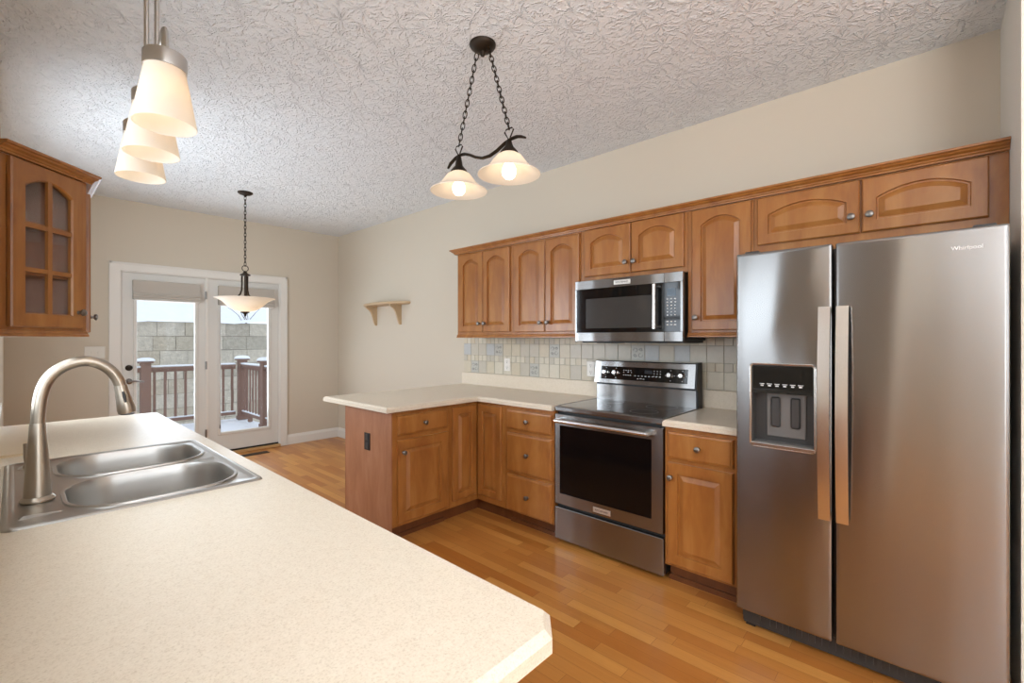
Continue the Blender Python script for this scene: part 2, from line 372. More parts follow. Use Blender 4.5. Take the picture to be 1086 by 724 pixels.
# retaining wall of blocks
t = thing('retaining_wall', 'tall pale split-face block retaining wall behind the deck railing', 'wall', (3, 12.2, -1.2))
mb = MB(); mb.mi = 3; mb.box(-9, 12, .03, .4, 0, 2.94)
zc, k = 2.94, 0
while zc > .1:
    hgt = .315; x = -9+random.random()*.3
    while x < 12:
        w = random.choice([.40, .40, .50, .30]); mb.mi = random.choice([0, 0, 1, 1, 2])
        if w > .5 and random.random() < .5:
            mb.box(x+.004, x+w-.004, random.random()*.02, .03, zc-hgt/2+.003, zc-.004); mb.mi = random.choice([0, 1, 2]); mb.box(x+.004, x+w-.004, random.random()*.02, .03, zc-hgt+.004, zc-hgt/2-.003)
        else: mb.box(x+.004, x+w-.004, random.random()*.02, .03, zc-hgt+.004, zc-.004)
        x += w
    zc -= hgt; k += 1
mb.build('block_courses', BLOCK+[JOINT], t)
# snowy bank over the wall
mb = MB(); nx = 60; rows = [(12.14, 1.74), (12.25, 1.79), (12.6, 1.84), (13.5, 2.1), (15, 2.7), (17, 3.6), (21, 5.2)]
gv = [[mb.v((-10+28*i/nx, y, z+(.035*math.sin(i*1.7)+random.uniform(-.02, .03))*(1 if k < 3 else 4))) for i in range(nx+1)] for k, (y, z) in enumerate(rows)]
for a, b in zip(gv, gv[1:]):
    for i in range(nx): mb.f([a[i], a[i+1], b[i+1], b[i]])
o = mb.build('snow_bank', SNOW, None, 80); o['kind'] = 'structure'
# a few bare twigs on the bank
for i, (x, y, z, lab) in enumerate(((3.9, 12.5, 1.8, 'bare dark shrub twigs poking from snow at the wall top near the door jamb'),)):
    mb = MB()
    for q in range(7):
        a = random.uniform(-1, 1); p = Vector((x, y, z-.06)); pts = [p]
        for s_ in range(4): p = p+Vector((a*.10+random.uniform(-.04, .04), random.uniform(-.03, .03), .08+random.uniform(0, .05))); pts.append(p)
        mb.tube(pts, [.008, .007, .006, .005, .003], 5)
    tag(mb.build('bare_shrub', mat('twig', '#4b3f38', .9), None), lab, 'shrub')
# railings
PZ = .995
def railing(label, p0, p1, posts, skip=()):
    v0, v1 = Vector(p0), Vector(p1); d = (v1-v0); Ln = d.length; rz = math.atan2(d.y, d.x)
    t = thing('deck_railing', label, 'railing', (p0[0], p0[1], -.035), rz)
    for s in posts:
        o = MB().box(s-.062, s+.062, -.062, .062, 0, PZ+.03).box(s-.075, s+.075, -.075, .075, 0, .05).build('post', DECK, t)
        MB().lathe([(.125, PZ+.03), (.128, PZ+.048), (.112, PZ+.058), (.098, PZ+.07)], (0, 0, 0), 4).build('post_cap', DECK, o).location = (s, 0, 0)
        c = o.children[0]; c.rotation_euler = (0, 0, PI/4)
        MB().lathe([(.12, PZ+.06), (.125, PZ+.072), (.10, PZ+.10), (.05, PZ+.112), (.001, PZ+.114)], (0, 0, 0), 12).build('snow_cap', SNOW, o, 60).location = (s, 0, 0)
    MB().box(0, Ln, -.045, .045, .925, .955).box(0, Ln, -.02, .02, .88, .925).build('top_rail', DECK, t)
    MB().box(0, Ln, -.045, .045, .955, .985, .012).build('rail_snow', SNOW, t)
    MB().box(0, Ln, -.025, .025, .09, .14).build('bottom_rail', DECK, t)
    MB().box(0, Ln, -.03, .03, .14, .16, .008).build('rail_snow', SNOW, t)
    n = int(Ln/.134)
    for i in range(1, n+1):
        s = i*.134
        if any(abs(s-q) < .09 for q in posts): continue
        MB().box(s-.017, s+.017, -.009, .009, .14, .88).build('baluster', DECK, t)
    for s in [q*.9+.4 for q in range(int(Ln/.9))]: MB().box(s-.03, s+.03, -.03, .03, 0, .09).build('rail_foot', DECK, t)
railing('snow topped brown deck railing running along the far edge of the deck', (-1.6, 8.9), (2.60, 8.9), [.1, 2.97], ())
railing('snow topped brown deck railing running along the side of the deck from its corner post', (2.71, 8.9), (2.71, 6.42), [0, 1.09], ())

# ================================================================== CABINETRY
T = .02
def panel_loops(w, h, s, rise, t=T, n=12):
    prof = [(0, 0), (0, -t+.005), (.005, -t), (s, -t), (s+.003, -t+.012), (s+.010, -t+.012), (s+.032, -t+.0015), (s+.034, -t+.0008)]
    loops = []
    for i, y in prof:
        pts = [(i, y, i), (w-i, y, i)]
        for k in range(n+1):
            x = (w-i)+(2*i-w)*k/n; z = h-i
            if rise and i >= s: q = 2*(x-w/2)/(w-2*s); z = h-i-rise*q*q
            pts.append((x, y, z))
        loops.append(pts)
    return loops
def knob(parent, x, z, y=-T, m=None):
    MB().lathe([(.010, y), (.0085, y-.004), (.006, y-.010), (.007, y-.014), (.0145, y-.018), (.0165, y-.023), (.0155, y-.027), (.010, y-.030), (.004, y-.031)], (x, 0, z), 20, 'y').build('knob', m or PEWTER, parent, 45)
def door(parent, x0, x1, z0, z1, rise=0, kn=None, s=.056, name='door', y=0):
    o = MB().loft(panel_loops(x1-x0, z1-z0, s, rise)).build(name, WOOD, parent); o.location = (x0, y, z0)
    if kn: knob(o, kn[0]-x0, kn[1]-z0)
    return o
def drawer(parent, x0, x1, z0, z1, kn=True):
    w, h = x1-x0, z1-z0
    o = MB().loft([[(i, y, i), (w-i, y, i), (w-i, y, h-i), (i, y, h-i)] for i, y in ((0, 0), (0, -T+.008), (.004, -T+.004), (.010, -T+.003), (.014, -T))]).build('drawer_front', WOOD, parent); o.location = (x0, 0, z0)
    if kn: knob(o, w/2, h/2)
    return o
XU = 2.746           # upper face-frame plane
def upper(label, ya, yb, z0, doors, rail=True, group=None):
    w = ya-yb; t = thing('upper_cabinet', label, 'cabinet', (XU, ya, z0), -PI/2, group); h = 2.127-z0
    MB().box(.0008, w-(.0008 if yb > 0 else -.011), 0, W-XU-.001, 0, h).build('body', WOOD, t)
    for d in doors: door(t, *d)
    if rail: sweep(MB(), [(0, 0), (w, 0)], [(0, 0), (.014, 0), (.014, .008), (.009, .014), (.006, .026), (0, .028)]).build('light_rail', WOOD, t)
    return t
def ud(ya, z0, y0, y1, za, zb, rise, ky, kz, s=.052): return (ya-y0, ya-y1, za-z0, zb-z0, rise, (ya-ky, kz-z0), s)
upper('tall arched double door wall cabinet above the peninsula corner, at the end of the run', 3.19, 2.505, 1.372, [ud(3.19, 1.372, 3.150, 2.850, 1.422, 2.113, .045, 2.880, 1.494), ud(3.19, 1.372, 2.842, 2.532, 1.422, 2.113, .045, 2.812, 1.494)])
upper('tall arched double door wall cabinet between the peninsula end cabinet and the microwave', 2.505, 1.845, 1.372, [ud(2.505, 1.372, 2.478, 2.167, 1.416, 2.113, .045, 2.20, 1.486), ud(2.505, 1.372, 2.159, 1.855, 1.416, 2.113, .045, 2.13, 1.486)])
upper('short arched double door wall cabinet directly above the microwave', 1.845, 1.078, 1.765, [ud(1.845, 1.765, 1.808, 1.452, 1.797, 2.124, .045, 1.480, 1.866), ud(1.845, 1.765, 1.445, 1.100, 1.797, 2.124, .045, 1.420, 1.866)], False)
upper('tall single arched door wall cabinet between the microwave and the refrigerator', 1.078, .716, 1.372, [ud(1.078, 1.372, 1.050, .728, 1.412, 2.122, .045, 1.024, 1.486)])
upper('short wide double door wall cabinet above the refrigerator', .716, -.225, 1.79, [ud(.716, 1.79, .696, .250, 1.868, 2.120, .045, .282, 1.946), ud(.716, 1.79, .242, -.178, 1.868, 2.120, .045, .212, 1.946)], False)
crown = [(0, 2.1275), (.021, 2.1275), (.022, 2.134), (.028, 2.138), (.030, 2.144), (.042, 2.151), (.046, 2.157), (.055, 2.160), (.055, 2.170), (0, 2.170)]
tag(sweep(MB(), [(W, 3.19), (XU-.0005, 3.19), (XU-.0005, -.236)], [(o if o > 0 else -.0, z) for o, z in crown]).build('crown_molding', WOOD), 'long stained wood crown molding along top of the wall cabinets above range and refrigerator', 'molding')

def base_body(t, w, depth, toe_ends=True):
    MB().box(.0008, w-.0008, 0, depth, .105, .876).build('body', WOOD, t)
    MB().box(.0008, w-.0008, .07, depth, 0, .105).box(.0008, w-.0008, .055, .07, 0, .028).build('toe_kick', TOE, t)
# peninsula end cabinet (faces -y)
t = thing('base_cabinet', 'peninsula end base cabinet with one drawer over one door and a wide side panel', 'cabinet', (1.695, 2.63, 0))
base_body(t, .485, .608)
drawer(t, .034, .462, .714, .846); door(t, .034, .462, .128, .682, 0, (.072, .600), .06)
mb = MB(); mb.box(-.008, 0, 0, .608, .07, .876).box(-.008, 0, .07, .608, 0, .07); mb.build('end_panel', WOODEND, t)
mb = MB(); mb.box(-.010, .475, .608, .614, 0, .876); mb.build('back_panel', WOODEND, t)
t = thing('power_outlet', 'black outlet plate on the wooden end panel of the peninsula', 'outlet', (1.687, 2.928, .640), -PI/2)
mb = MB(); mb.box(-.036, .036, -.006, 0, -.06, .06, .002); mb.build('plate', BLACK, t)
for z in (-.03, .03): MB().box(-.018, .018, -.0085, -.006, z-.02, z+.02, .002).box(-.004, .004, -.010, -.0085, z-.004, z+.004).build('socket', DKGREY, t)
# corner cabinet
t = thing('corner_base_cabinet', 'inside corner base cabinet with two narrow raised panel doors meeting at a right angle', 'cabinet', (2.466, 2.63, 0))
poly = [(-.285, 0), (0, 0), (0, -.307), (.608, -.307), (.608, .608), (-.285, .608)]
MB().prism(poly, .105, .876).build('body', WOOD, t)
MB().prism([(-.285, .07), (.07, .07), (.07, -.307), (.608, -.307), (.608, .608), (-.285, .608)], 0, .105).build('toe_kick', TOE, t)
door(t, -.262, -.022, .155, .852, 0, None, .05)
dd = door(t, 0, .252, .155, .852, 0, None, .05); dd.rotation_euler = (0, 0, -PI/2); dd.location = (0, -.020, .155)
# drawer stack
t = thing('base_cabinet', 'base cabinet with three stacked drawers beside the range', 'cabinet', (2.466, 2.321, 0), -PI/2)
base_body(t, .448, .608)
for a, b in ((.706, .846), (.398, .678), (.112, .374)): drawer(t, .020, .434, a, b)
# right of range
t = thing('base_cabinet', 'narrow base cabinet with a drawer over a door between range and refrigerator', 'cabinet', (2.466, 1.097, 0), -PI/2)
base_body(t, .40, .608)
drawer(t, .020, .362, .704, .850); door(t, .020, .362, .122, .680, 0, (.042, .600), .056)
# sink-side run (faces +x)
labs = ['base cabinet under the sink counter at its chamfered front corner', 'base cabinet under the sink bowls facing the range', 'base cabinet under the far end of the sink counter']
for (ya, yb, lab) in ((.470, 1.45, labs[0]), (1.452, 2.48, labs[1]), (2.482, 3.44, labs[2])):
    t = thing('base_cabinet', lab, 'cabinet', (.530, ya, 0), PI/2); w = yb-ya
    mb = MB(); d = .53-XL-.002
    if lab == labs[1]: mb.box(.0008, w-.0008, 0, .018, .105, .876).box(.0008, .02, .018, d, .105, .876).box(w-.02, w-.0008, .018, d, .105, .876).box(.02, w-.02, .018, d, .105, .14)
    else: mb.box(.0008, w-.0008, 0, d, .105, .876)
    mb.build('body', WOOD, t)
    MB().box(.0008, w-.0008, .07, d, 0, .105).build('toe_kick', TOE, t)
    for a, b in ((.03, w/2-.01), (w/2+.01, w-.03)):
        drawer(t, a, b, .704, .848, lab != labs[1]); door(t, a, b, .122, .680, 0, ((b-.03 if a < .1 else a+.03), .600), .056)
    if lab == labs[0]:
        MB().box(-.016, 0, .022, d, 0, .876).build('end_panel', WOODEND, t)
# angled glass cabinet on the left wall
t = thing('angled_end_cabinet', 'angled end wall cabinet with arched six pane glass door above the sink counter', 'cabinet', (XL, 2.785, 1.372), PI/4)
wf = .430; hh = 2.127-1.372
mb = MB(); mb.box(0, .055, 0, .019, 0, hh).box(wf-.04, wf, 0, .019, 0, hh).box(.055, wf-.04, 0, .019, 0, .045).box(.055, wf-.04, 0, .019, hh-.035, hh); mb.build('face_frame', WOOD, t)
c45 = math.sqrt(.5)
def loc45(x, y): dx, dy = x-XL, y-2.785; return (dx*c45+dy*c45, -dx*c45+dy*c45)
tri = [loc45(XL+.002, 2.785+.03), loc45(.252, 3.12), loc45(XL+.002, 3.12)]
tri = [(XL+.004, 2.82), (.222, 3.080), (.222, 3.097), (XL+.004, 3.097)]; tri = [loc45(*p) for p in tri]
MB().prism(tri, 0, .018).build('bottom_board', WOODIN, t)
MB().prism(tri, hh-.018, hh).build('top_board', WOODIN, t)
MB().prism([loc45(*p) for p in ((XL+.001, 2.80), (XL+.008, 2.81), (XL+.008, 3.085), (XL+.001, 3.098))], .018, hh-.018).prism([loc45(*p) for p in ((XL+.008, 3.088), (.230, 3.088), (.230, 3.098), (XL+.008, 3.098))], .018, hh-.018).build('back_panel', WOODIN, t)
for z in (.27, .49): MB().prism(tri, z, z+.016).build('shelf', WOODIN, t)
sweep(MB(), [(0, 0), (wf, 0)], [(0, 0), (.014, 0), (.014, .008), (.009, .014), (.006, .026), (0, .028)]).build('light_rail', WOOD, t)
# glazed door: frame with arched opening
dx0, dx1, dz0, dz1 = .058, .394, .040, .752; w, h = dx1-dx0, dz1-dz0; s_ = .056; n = 14; rise = .045
def gl(i, y, arch):
    pts = [(i, y, i), (w-i, y, i)]
    for k in range(n+1):
        x = (w-i)+(2*i-w)*k/n; q = 2*(x-w/2)/(w-2*i); pts.append((x, y, h-i-(rise*q*q if arch else 0)))
    return pts
mb = MB(); mb.loft([gl(s_+.006, 0, 1), gl(0, 0, 0), gl(0, -T+.005, 0), gl(.005, -T, 0), gl(s_, -T, 1), gl(s_+.006, -T+.006, 1), gl(s_+.006, 0, 1)], False, False)
gd = mb.build('glass_door', WOOD, t); gd.location = (dx0, 0, dz0)
mb = MB(); mb.box(w/2-.010, w/2+.010, -T+.002, -.004, s_, h-s_-.002)
for k in (1, 2): z = s_+(h-2*s_-rise*.5)*k/3; mb.box(s_, w-s_, -T+.003, -.004, z-.010, z+.010)
mb.build('muntins', WOOD, gd)
MB().loft([gl(s_+.002, -.003, 1), gl(s_+.002, -.001, 1)]).build('glass_pane', CABGLASS, gd)
knob(gd, w-.028, .075)
# neighbour wall cabinet
t = thing('upper_cabinet', 'wall cabinet seen edge on behind the angled glass cabinet, its dark knob sticking out', 'cabinet', (.243, 3.112, 1.372), PI/2)
MB().box(0, .40, 0, .243-XL-.002, 0, hh).build('body', WOOD, t)
door(t, .004, .39, .020, .715, .045, (.040, .10))
tag(sweep(MB(), [(XL+.004, 2.789), (XL+wf*c45, 2.785+wf*c45), (XL+wf*c45, 3.50)], crown).build('crown_molding', WOOD), 'stained wood crown molding on top of the angled glass cabinet', 'molding')

# ================================================================== COUNTERTOPS
def counter_mesh(poly, z0=.877, z1=.914, bev=.012, holes=()):
    mb = MB(); p1 = offset(poly, bev)
    mb.loft([[(x, y, z0) for x, y in offset(poly, .003)], [(x, y, z0+.003) for x, y in poly], [(x, y, z1-bev) for x, y in poly], [(x, y, z1) for x, y in p1]], not holes, not holes)
    if holes:
        mb.plate(p1, list(holes), z1); mb.plate(offset(poly, .003), list(holes), z0)
        for hl in holes: mb.loft([[(x, y, z0) for x, y in hl], [(x, y, z1) for x, y in hl]], False, False)
    return mb
mb = counter_mesh([(1.630, 2.592), (2.452, 2.592), (2.430, 1.868), (W-.021, 1.868), (W-.001, 1.868), (W-.001, 3.49), (1.630, 3.49)])
mb = counter_mesh([(1.630, 2.592), (2.430, 2.592), (2.430, 1.868), (W-.001, 1.868), (W-.001, 3.49), (1.630, 3.49)])
pc = mb.build('countertop', LAM); tag(pc, 'cream laminate L-shaped countertop over the peninsula and the drawers left of the range', 'countertop')
pc['label'] = 'cream laminate L-shaped countertop over the peninsula and the three-drawer cabinet'
MB().box(W-.020, W-.0005, 1.868, 3.488, .914, 1.030, .002).build('backsplash_strip', LAM, pc)
rc = counter_mesh([(2.430, .69), (W-.001, .69), (W-.001, 1.098), (2.430, 1.098)]).build('countertop', LAM); tag(rc, 'short cream laminate countertop between the range and the refrigerator', 'countertop')
MB().box(W-.020, W-.0005, .69, 1.098, .914, 1.030, .002).build('backsplash_strip', LAM, rc)
SX0, SX1, SY0, SY1 = -.022, .540, 1.563, 2.395
hole = rrect(SX0+.012, SX1-.012, SY0+.012, SY1-.012, .02, 4)
ic = counter_mesh([(XL+.001, .426), (.556, .426), (.601, .466), (.601, 3.50), (XL+.001, 3.50)], holes=[hole]).build('countertop', LAM)
tag(ic, 'long cream laminate countertop with clipped corner holding the double sink', 'countertop')
o = MB().loft([[(x, y, z) for x, y in rrect(a, b, c, d, .03, 5)] for a, b, c, d, z in ((-.055, .055, 2.56, 3.42, .914), (-.055, .055, 2.56, 3.42, .923))]).build('cutting_board', mat('tan_board', '#dcc4a0', .4), None)
tag(o, 'thin tan board lying on the sink counter behind the faucet', 'board')

# ================================================================== TILE BACKSPLASH
mb = MB(); mb.mi = 5; xw = W-.0005
mb.box(xw-.004, xw, .70, 3.470, 1.031, 1.371)
def tile(y0, y1, z0, z1, mi): mb.mi = mi; mb.box(xw-.0085, xw-.004, y0+.0018, y1-.0018, z0+.0018, z1-.0018, .0012)
decor = {(0, 4), (0, 10), (0, 17), (0, 24), (1, 1), (1, 8), (1, 20)}
pt = .1085
def decotile(yc, zc):
    mb.mi = 6
    for sgn in (1, -1):
        for rr, oy, oz in ((.020, .018, .016), (.014, -.022, .02), (.012, .024, -.022)):
            mb.tube([(xw-.009, yc+sgn*(oy+rr*math.cos(a)*(1-a/9)), zc+sgn*(oz+rr*math.sin(a)*(1-a/9))) for a in [k*.55 for k in range(10)]], .0026, 5)
for row, (z0, z1) in enumerate(((1.205, 1.317), (1.031, 1.148))):
    for i in range(26):
        y1 = 3.469-i*pt; y0 = max(y1-pt, .70)
        if y1 < .72: break
        if (row, i) in decor: tile(y0, y1, z0, z1, 4); decotile((y0+y1)/2, (z0+z1)/2)
        else: tile(y0, y1, z0, z1, random.choice([0, 1, 2, 2, 1] if row == 0 else [0, 0, 1, 3, 3]))
for z0, z1 in ((1.148, 1.205), (1.317, 1.371)):
    y1 = 3.469
    while y1 > .72:
        tile(max(.7, y1-pt/2), y1, z0, z1, random.choice([0, 1, 3, 3, 0])); y1 -= pt/2
o = mb.build('tile_backsplash', TILES+[GROUT, MOTIF]); tag(o, 'beige tile backsplash, some tiles tinted with reflected daylight, with flower relief tiles below the wall cabinets', 'backsplash')
def outlet(loc, label, rz, sw=0, gang=1):
    t = thing('light_switch' if sw else 'power_outlet', label, 'switch' if sw else 'outlet', loc, rz); w = .036*gang+(.006 if gang > 1 else 0)
    MB().box(-w, w, -.006, 0, -.058, .058, .002).build('plate', WHITEP if not sw else SWITCH, t)
    for g in range(gang):
        x = (g-(gang-1)/2)*.046
        if sw: MB().box(x-.005, x+.005, -.013, -.006, -.012, .012, .002).build('toggle', SWITCH, t)
        else:
            for z in (-.027, .027):
                mb = MB(); mb.box(x-.017, x+.017, -.0085, -.006, z-.018, z+.018, .002); mb.mi = 1
                for q in (-.006, .006): mb.box(x+q-.0014, x+q+.0014, -.0088, -.0084, z-.002, z+.009)
                mb.box(x-.003, x+.003, -.0088, -.0084, z-.013, z-.007)
                mb.build('socket', [WHITEP, DKGREY], t)
outlet((W-.009, 2.868, 1.126), 'white outlet on the tile backsplash under the peninsula end wall cabinet', -PI/2)
outlet((W-.009, 1.968, 1.126), 'white outlet on the tile backsplash just beside the range control panel', -PI/2)
outlet((.546, D, 1.228), 'ivory double light switch on the wall beside the patio door casing', 0, 1, 2)

# ================================================================== SINK AND FAUCET
t = thing('kitchen_sink', 'stainless double bowl drop-in sink set in the long cream countertop', 'sink', (0, 0, .914))
near = (.105, .492, 1.612, 1.946); far = (.105, .492, 2.006, 2.340); cr = .118
mb = MB(); zt = .006
lo = [(0, .0005), (.002, .004), (.006, zt), (.016, zt), (.022, zt-.003), (.026, zt-.004)]
loops = [[(x, y, z) for x, y in rrect(SX0+i, SX1-i, SY0+i, SY1-i, .022, 5)] for i, z in lo]
mb.loft(loops, False, False)
holes = [rrect(a-.016, b+.016, c-.016, d+.016, cr+.016, 8) for a, b, c, d in (near, far)]
mb.plate(rrect(SX0+.026, SX1-.026, SY0+.026, SY1-.026, .022, 5), holes, zt-.004)
for (a, b, c, d) in (near, far):
    mb.loft([[(x, y, z) for x, y in rrect(a-e, b+e, c-e, d+e, cr+e, 8)] for e, z in ((.016, zt-.004), (.0145, zt+.001), (.010, zt+.002), (.006, zt+.001), (.004, zt-.005), (.0025, zt-.014), (-.002, -.03), (-.008, -.15), (-.016, -.168), (-.035, -.178), (-.06, -.18))], False, True)
# pressed ridges in the deck and ledge
def ridge(x0, x1, yc, w0, w1, hgt=.006):
    z = zt-.004; mb.loft([[(x0, yc-w0, z), (x0, yc+w0, z), (x0+.008, yc, z+hgt)], [(x1, yc-w1, z), (x1, yc+w1, z), (x1-.002, yc, z+.002)]])
ridge(.008, .085, 1.655, .012, .003); ridge(.008, .085, 2.30, .012, .003); ridge(.50, .455, 1.976, .030, .006, .007)
sink = mb.build('basin', SINKM, t, 35)
for (a, b, c, d), nm in ((near, 0), (far, 0)): MB().lathe([(.042, 0), (.040, .003), (.030, .001), (.001, .001)], ((a+b)/2, (c+d)/2, -.1795), 24).build('drain', STEELH, t, 40)
# faucet
t = thing('kitchen_faucet', 'tall arched brushed nickel pull-down faucet standing on the sink deck', 'faucet', (.045, 1.810, .917))
MB().lathe([(.035, 0), (.036, .004), (.032, .010), (.028, .013), (.0265, .05), (.0225, .12), (.0185, .175), (.0168, .205), (.016, .212)], (0, 0, 0), 32).build('body', NICKEL, t, 40)
ctl = [(0, .212), (.002, .25), (.006, .285), (.014, .318), (.031, .348), (.060, .370), (.095, .379), (.125, .371), (.150, .351), (.166, .326), (.174, .303)]
arc = [ctl[0]]
for i in range(len(ctl)-1):                           # Catmull-Rom rounding of the control points
    q0, q1, q2, q3 = (Vector(ctl[max(0, min(len(ctl)-1, i+k))]) for k in (-1, 0, 1, 2))
    for u in (1/3, 2/3, 1): arc.append(tuple(.5*(2*q1+(q2-q0)*u+(2*q0-5*q1+4*q2-q3)*u*u+(3*q1-q0-3*q2+q3)*u**3)))
MB().tube([(x, 0, z) for x, z in arc], [.0152]*len(arc), 18, up=(0, 1, 0)).build('spout', NICKEL, t, 40)
hd = MB().tube([(.174, 0, .303), (.177, 0, .287), (.183, 0, .257), (.188, 0, .230), (.190, 0, .219)], [.016, .0168, .0195, .0228, .0215], 20, up=(0, 1, 0)).build('spray_head', NICKEL, t, 40)
MB().tube([(.178, -.0165, .285), (.181, -.0178, .270), (.184, -.0195, .252)], [.005, .007, .005], 10, flat=.6).build('spray_button', BLACK, hd, 40)
MB().lathe([(.018, 0), (.016, -.003), (.001, -.003)], (0, 0, 0), 20).build('nozzle', DKGREY, hd, 40).location = (.190, 0, .216)
mb = MB(); mb.tube([(-.010, .022, .085), (-.016, .040, .088)], .013, 14); mb.tube([(-.016, .038, .088), (-.019, .050, .115), (-.018, .058, .150)], [.008, .0075, .009], 12); mb.build('lever', NICKEL, t, 40)

# ================================================================== MICROWAVE
t = thing('microwave', 'stainless over-the-range microwave mounted below the short double door cabinet', 'microwave', (2.676, 1.848, 1.345), -PI/2)
w, h = .766, .418
MB().box(.004, w-.004, .024, W-2.676-.012, .006, h, .003).build('body', BLACK, t)
MB().box(.02, w-.02, .06, .385, -.010, .006).box(.1, .22, .12, .30, -.014, -.010).build('underside', BLACK, t)
dw = .652
fr = MB(); fr.box(.0, dw-.001, 0, .024, .0, .060, .002).box(0, dw-.001, 0, .024, h-.060, h, .002).box(0, .011, 0, .024, .06, h-.06); fr.build('door_trim', STEEL, t)
dg = MB().box(.011, dw-.001, .001, .024, .060, h-.060).build('door_glass', BLACKG, t)
MB().box(.090, .590, -.0004, .001, .088, .290).build('window_mesh', mat('microwave_window', (.05, .048, .045), .10, 0, .6), dg)
pn = MB(); pn.box(dw, w, 0, .024, 0, .060, .002).box(dw, w, 0, .024, h-.060, h, .002).box(w-.014, w, 0, .024, .06, h-.06); pn.build('panel_trim', STEEL, t)
cp = MB().box(dw, w-.014, .001, .024, .060, h-.060).build('control_panel', BLACKG, t)
MB().box(dw+.018, dw+.072, -.0004, .001, .276, .322).build('display', DISPLAY, cp)
mb = MB()
for r_ in range(9):
    for c_ in range(3):
        x = dw+.020+c_*.024; z = .258-r_*.0195
        if r_ == 6: continue
        ww = .006 if r_ in (0, 1, 7, 8) else .0035
        mb.box(x-ww, x+ww, -.0003, .001, z-.0035, z+.0035)
mb.build('keypad_print', MARK, cp)
mb = MB(); mb.tube([(.606, -.042, .078), (.606, -.042, .350)], .0125, 16); 
for z in (.090, .338): mb.tube([(.606, 0, z), (.606, -.042, z)], .010, 12)
hnd = mb.build('door_handle', STEELH, t, 40)
bd = MB().box(.306, .426, -.003, 0, h-.046, h-.016, .001).build('badge', mat('badge_plate', (.72, .68, .62), .35, .8), t)
text('badge_lettering', 'KITCHENAID', .0155, DKGREY, bd, (.366, -.0032, h-.031), (R(90), 0, 0))

# ================================================================== RANGE
t = thing('electric_range', 'stainless freestanding electric range with black glass cooktop between the base cabinets', 'range', (2.458, 1.864, 0), -PI/2)
w = .762; dp = W-2.458-.028
mb = MB(); mb.box(.004, w-.004, .034, dp, .03, .888); mb.box(.03, w-.03, .06, dp-.02, 0, .03); mb.build('body', BLACK, t)
mb = MB(); mb.loft([[(x0, y, z) for y, z in ((.0, .880), (-.004, .886), (-.004, .906), (.004, .912), (.034, .914), (.034, .880))] for x0 in (.001, w-.001)]); 
mb.box(.001, .010, .034, dp-.04, .888, .915).box(w-.010, w-.001, .034, dp-.04, .888, .915); mb.build('cooktop_trim', STEEL, t)
ct = MB().box(.010, w-.010, .034, dp-.05, .888, .9135).build('cooktop_glass', BLACKG, t)
for x, y, r_ in ((.20, .15, .11), (.56, .15, .085), (.20, .40, .075), (.56, .40, .10)):
    MB().lathe([(r_, .9135), (r_, .9138), (r_-.002, .9138), (r_-.002, .9135)], (x, y+.02, 0), 48, cap0=False, cap1=False).build('burner_ring', MIDGREY, ct)
# oven door
mb = MB(); M0 = Matrix(((1, 0, 0, 0), (0, 0, 1, 0), (0, 1, 0, 0), (0, 0, 0, 1))); mb.M = M0
gx0, gx1, gz0, gz1 = .042, .690, .335, .787
hl = rrect(gx0, gx1, gz0, gz1, .004, 2)
mb.loft([[(x, z, y) for x, z in rrect(.002+i, w-.002-i, .262+i, .862-i, .004, 2)] for i, y in ((0, .034), (0, .004), (.003, 0))], True, False)
mb.plate(rrect(.005, w-.005, .265, .859, .004, 2), [hl], 0)
mb.loft([[(x, z, 0) for x, z in hl], [(x, z, .006) for x, z in hl]], False, False)
od = mb.build('oven_door', STEEL, t)
MB().box(gx0, gx1, .004, .008, gz0, gz1).build('window', OVENG, od)
mb = MB(); mb.tube([(.040, -.052, .824), (w-.072, -.052, .824)], .0135, 16)
for x in (.054, w-.086): mb.box(x-.016, x+.016, -.052, 0, .812, .836, .004)
mb.build('door_handle', STEELH, od, 40)
bd = MB().box(.302, .424, -.003, 0, .279, .311, .001).build('badge', bpy.data.materials['badge_plate'], od)
text('badge_lettering', 'KITCHENAID', .0155, DKGREY, bd, (.363, -.0032, .295), (R(90), 0, 0))
mb = MB(); mb.box(.002, w-.002, .0, .034, .030, .240, .003); mb.build('storage_drawer', STEEL, t)
# backguard
bgd = MB().box(.006, w-.010, dp-.075, dp, .900, 1.028, .003).build('backguard', STEEL, t)
mb = MB(); sec = [(dp-.100, 1.040), (dp-.078, 1.196), (dp-.070, 1.202), (dp-.005, 1.202), (dp-.005, 1.040)]
mb.loft([[(x, y, z) for y, z in sec] for x in (.002, w-.014)]); hdp = mb.build('control_head', STEEL, t)
mb = MB(); mb.box(.01, w-.016, dp-.08, dp, 1.028, 1.040); mb.loft([[(x, y, z) for y, z in [(dp-.098, 1.038), (dp-.076, 1.206), (dp, 1.206), (dp, .89), (dp-.075, .89), (dp-.075, 1.03)]] for x in (w-.014, w-.002)]); mb.build('side_cap', BLACK, t)
tilt = math.atan2(.022, .156)
pnl = MB().box(.055, .700, -.0015, .004, .028, .122, .001).build('control_panel', BLACKG, hdp); pnl.location = (0, dp-.100, 1.040); pnl.rotation_euler = (-tilt, 0, 0)
for x in (.092, .174, .582, .662):
    k_ = MB().lathe([(.021, -.001), (.021, -.004), (.017, -.007), (.0155, -.026), (.013, -.029), (.001, -.029)], (x, 0, .078), 22, 'y').box(x-.003, x+.003, -.034, -.020, .066, .092, .001).build('control_knob', STEELH, pnl, 40)
mb = MB()
for x in (.092, .174, .582, .662):
    for dx, dz in ((.004, .034), (.004, -.034), (.030, .0), (-.030, .0)): mb.box(x+dx-.003, x+dx+.003, -.002, -.001, .076+dz-.002, .076+dz+.002)
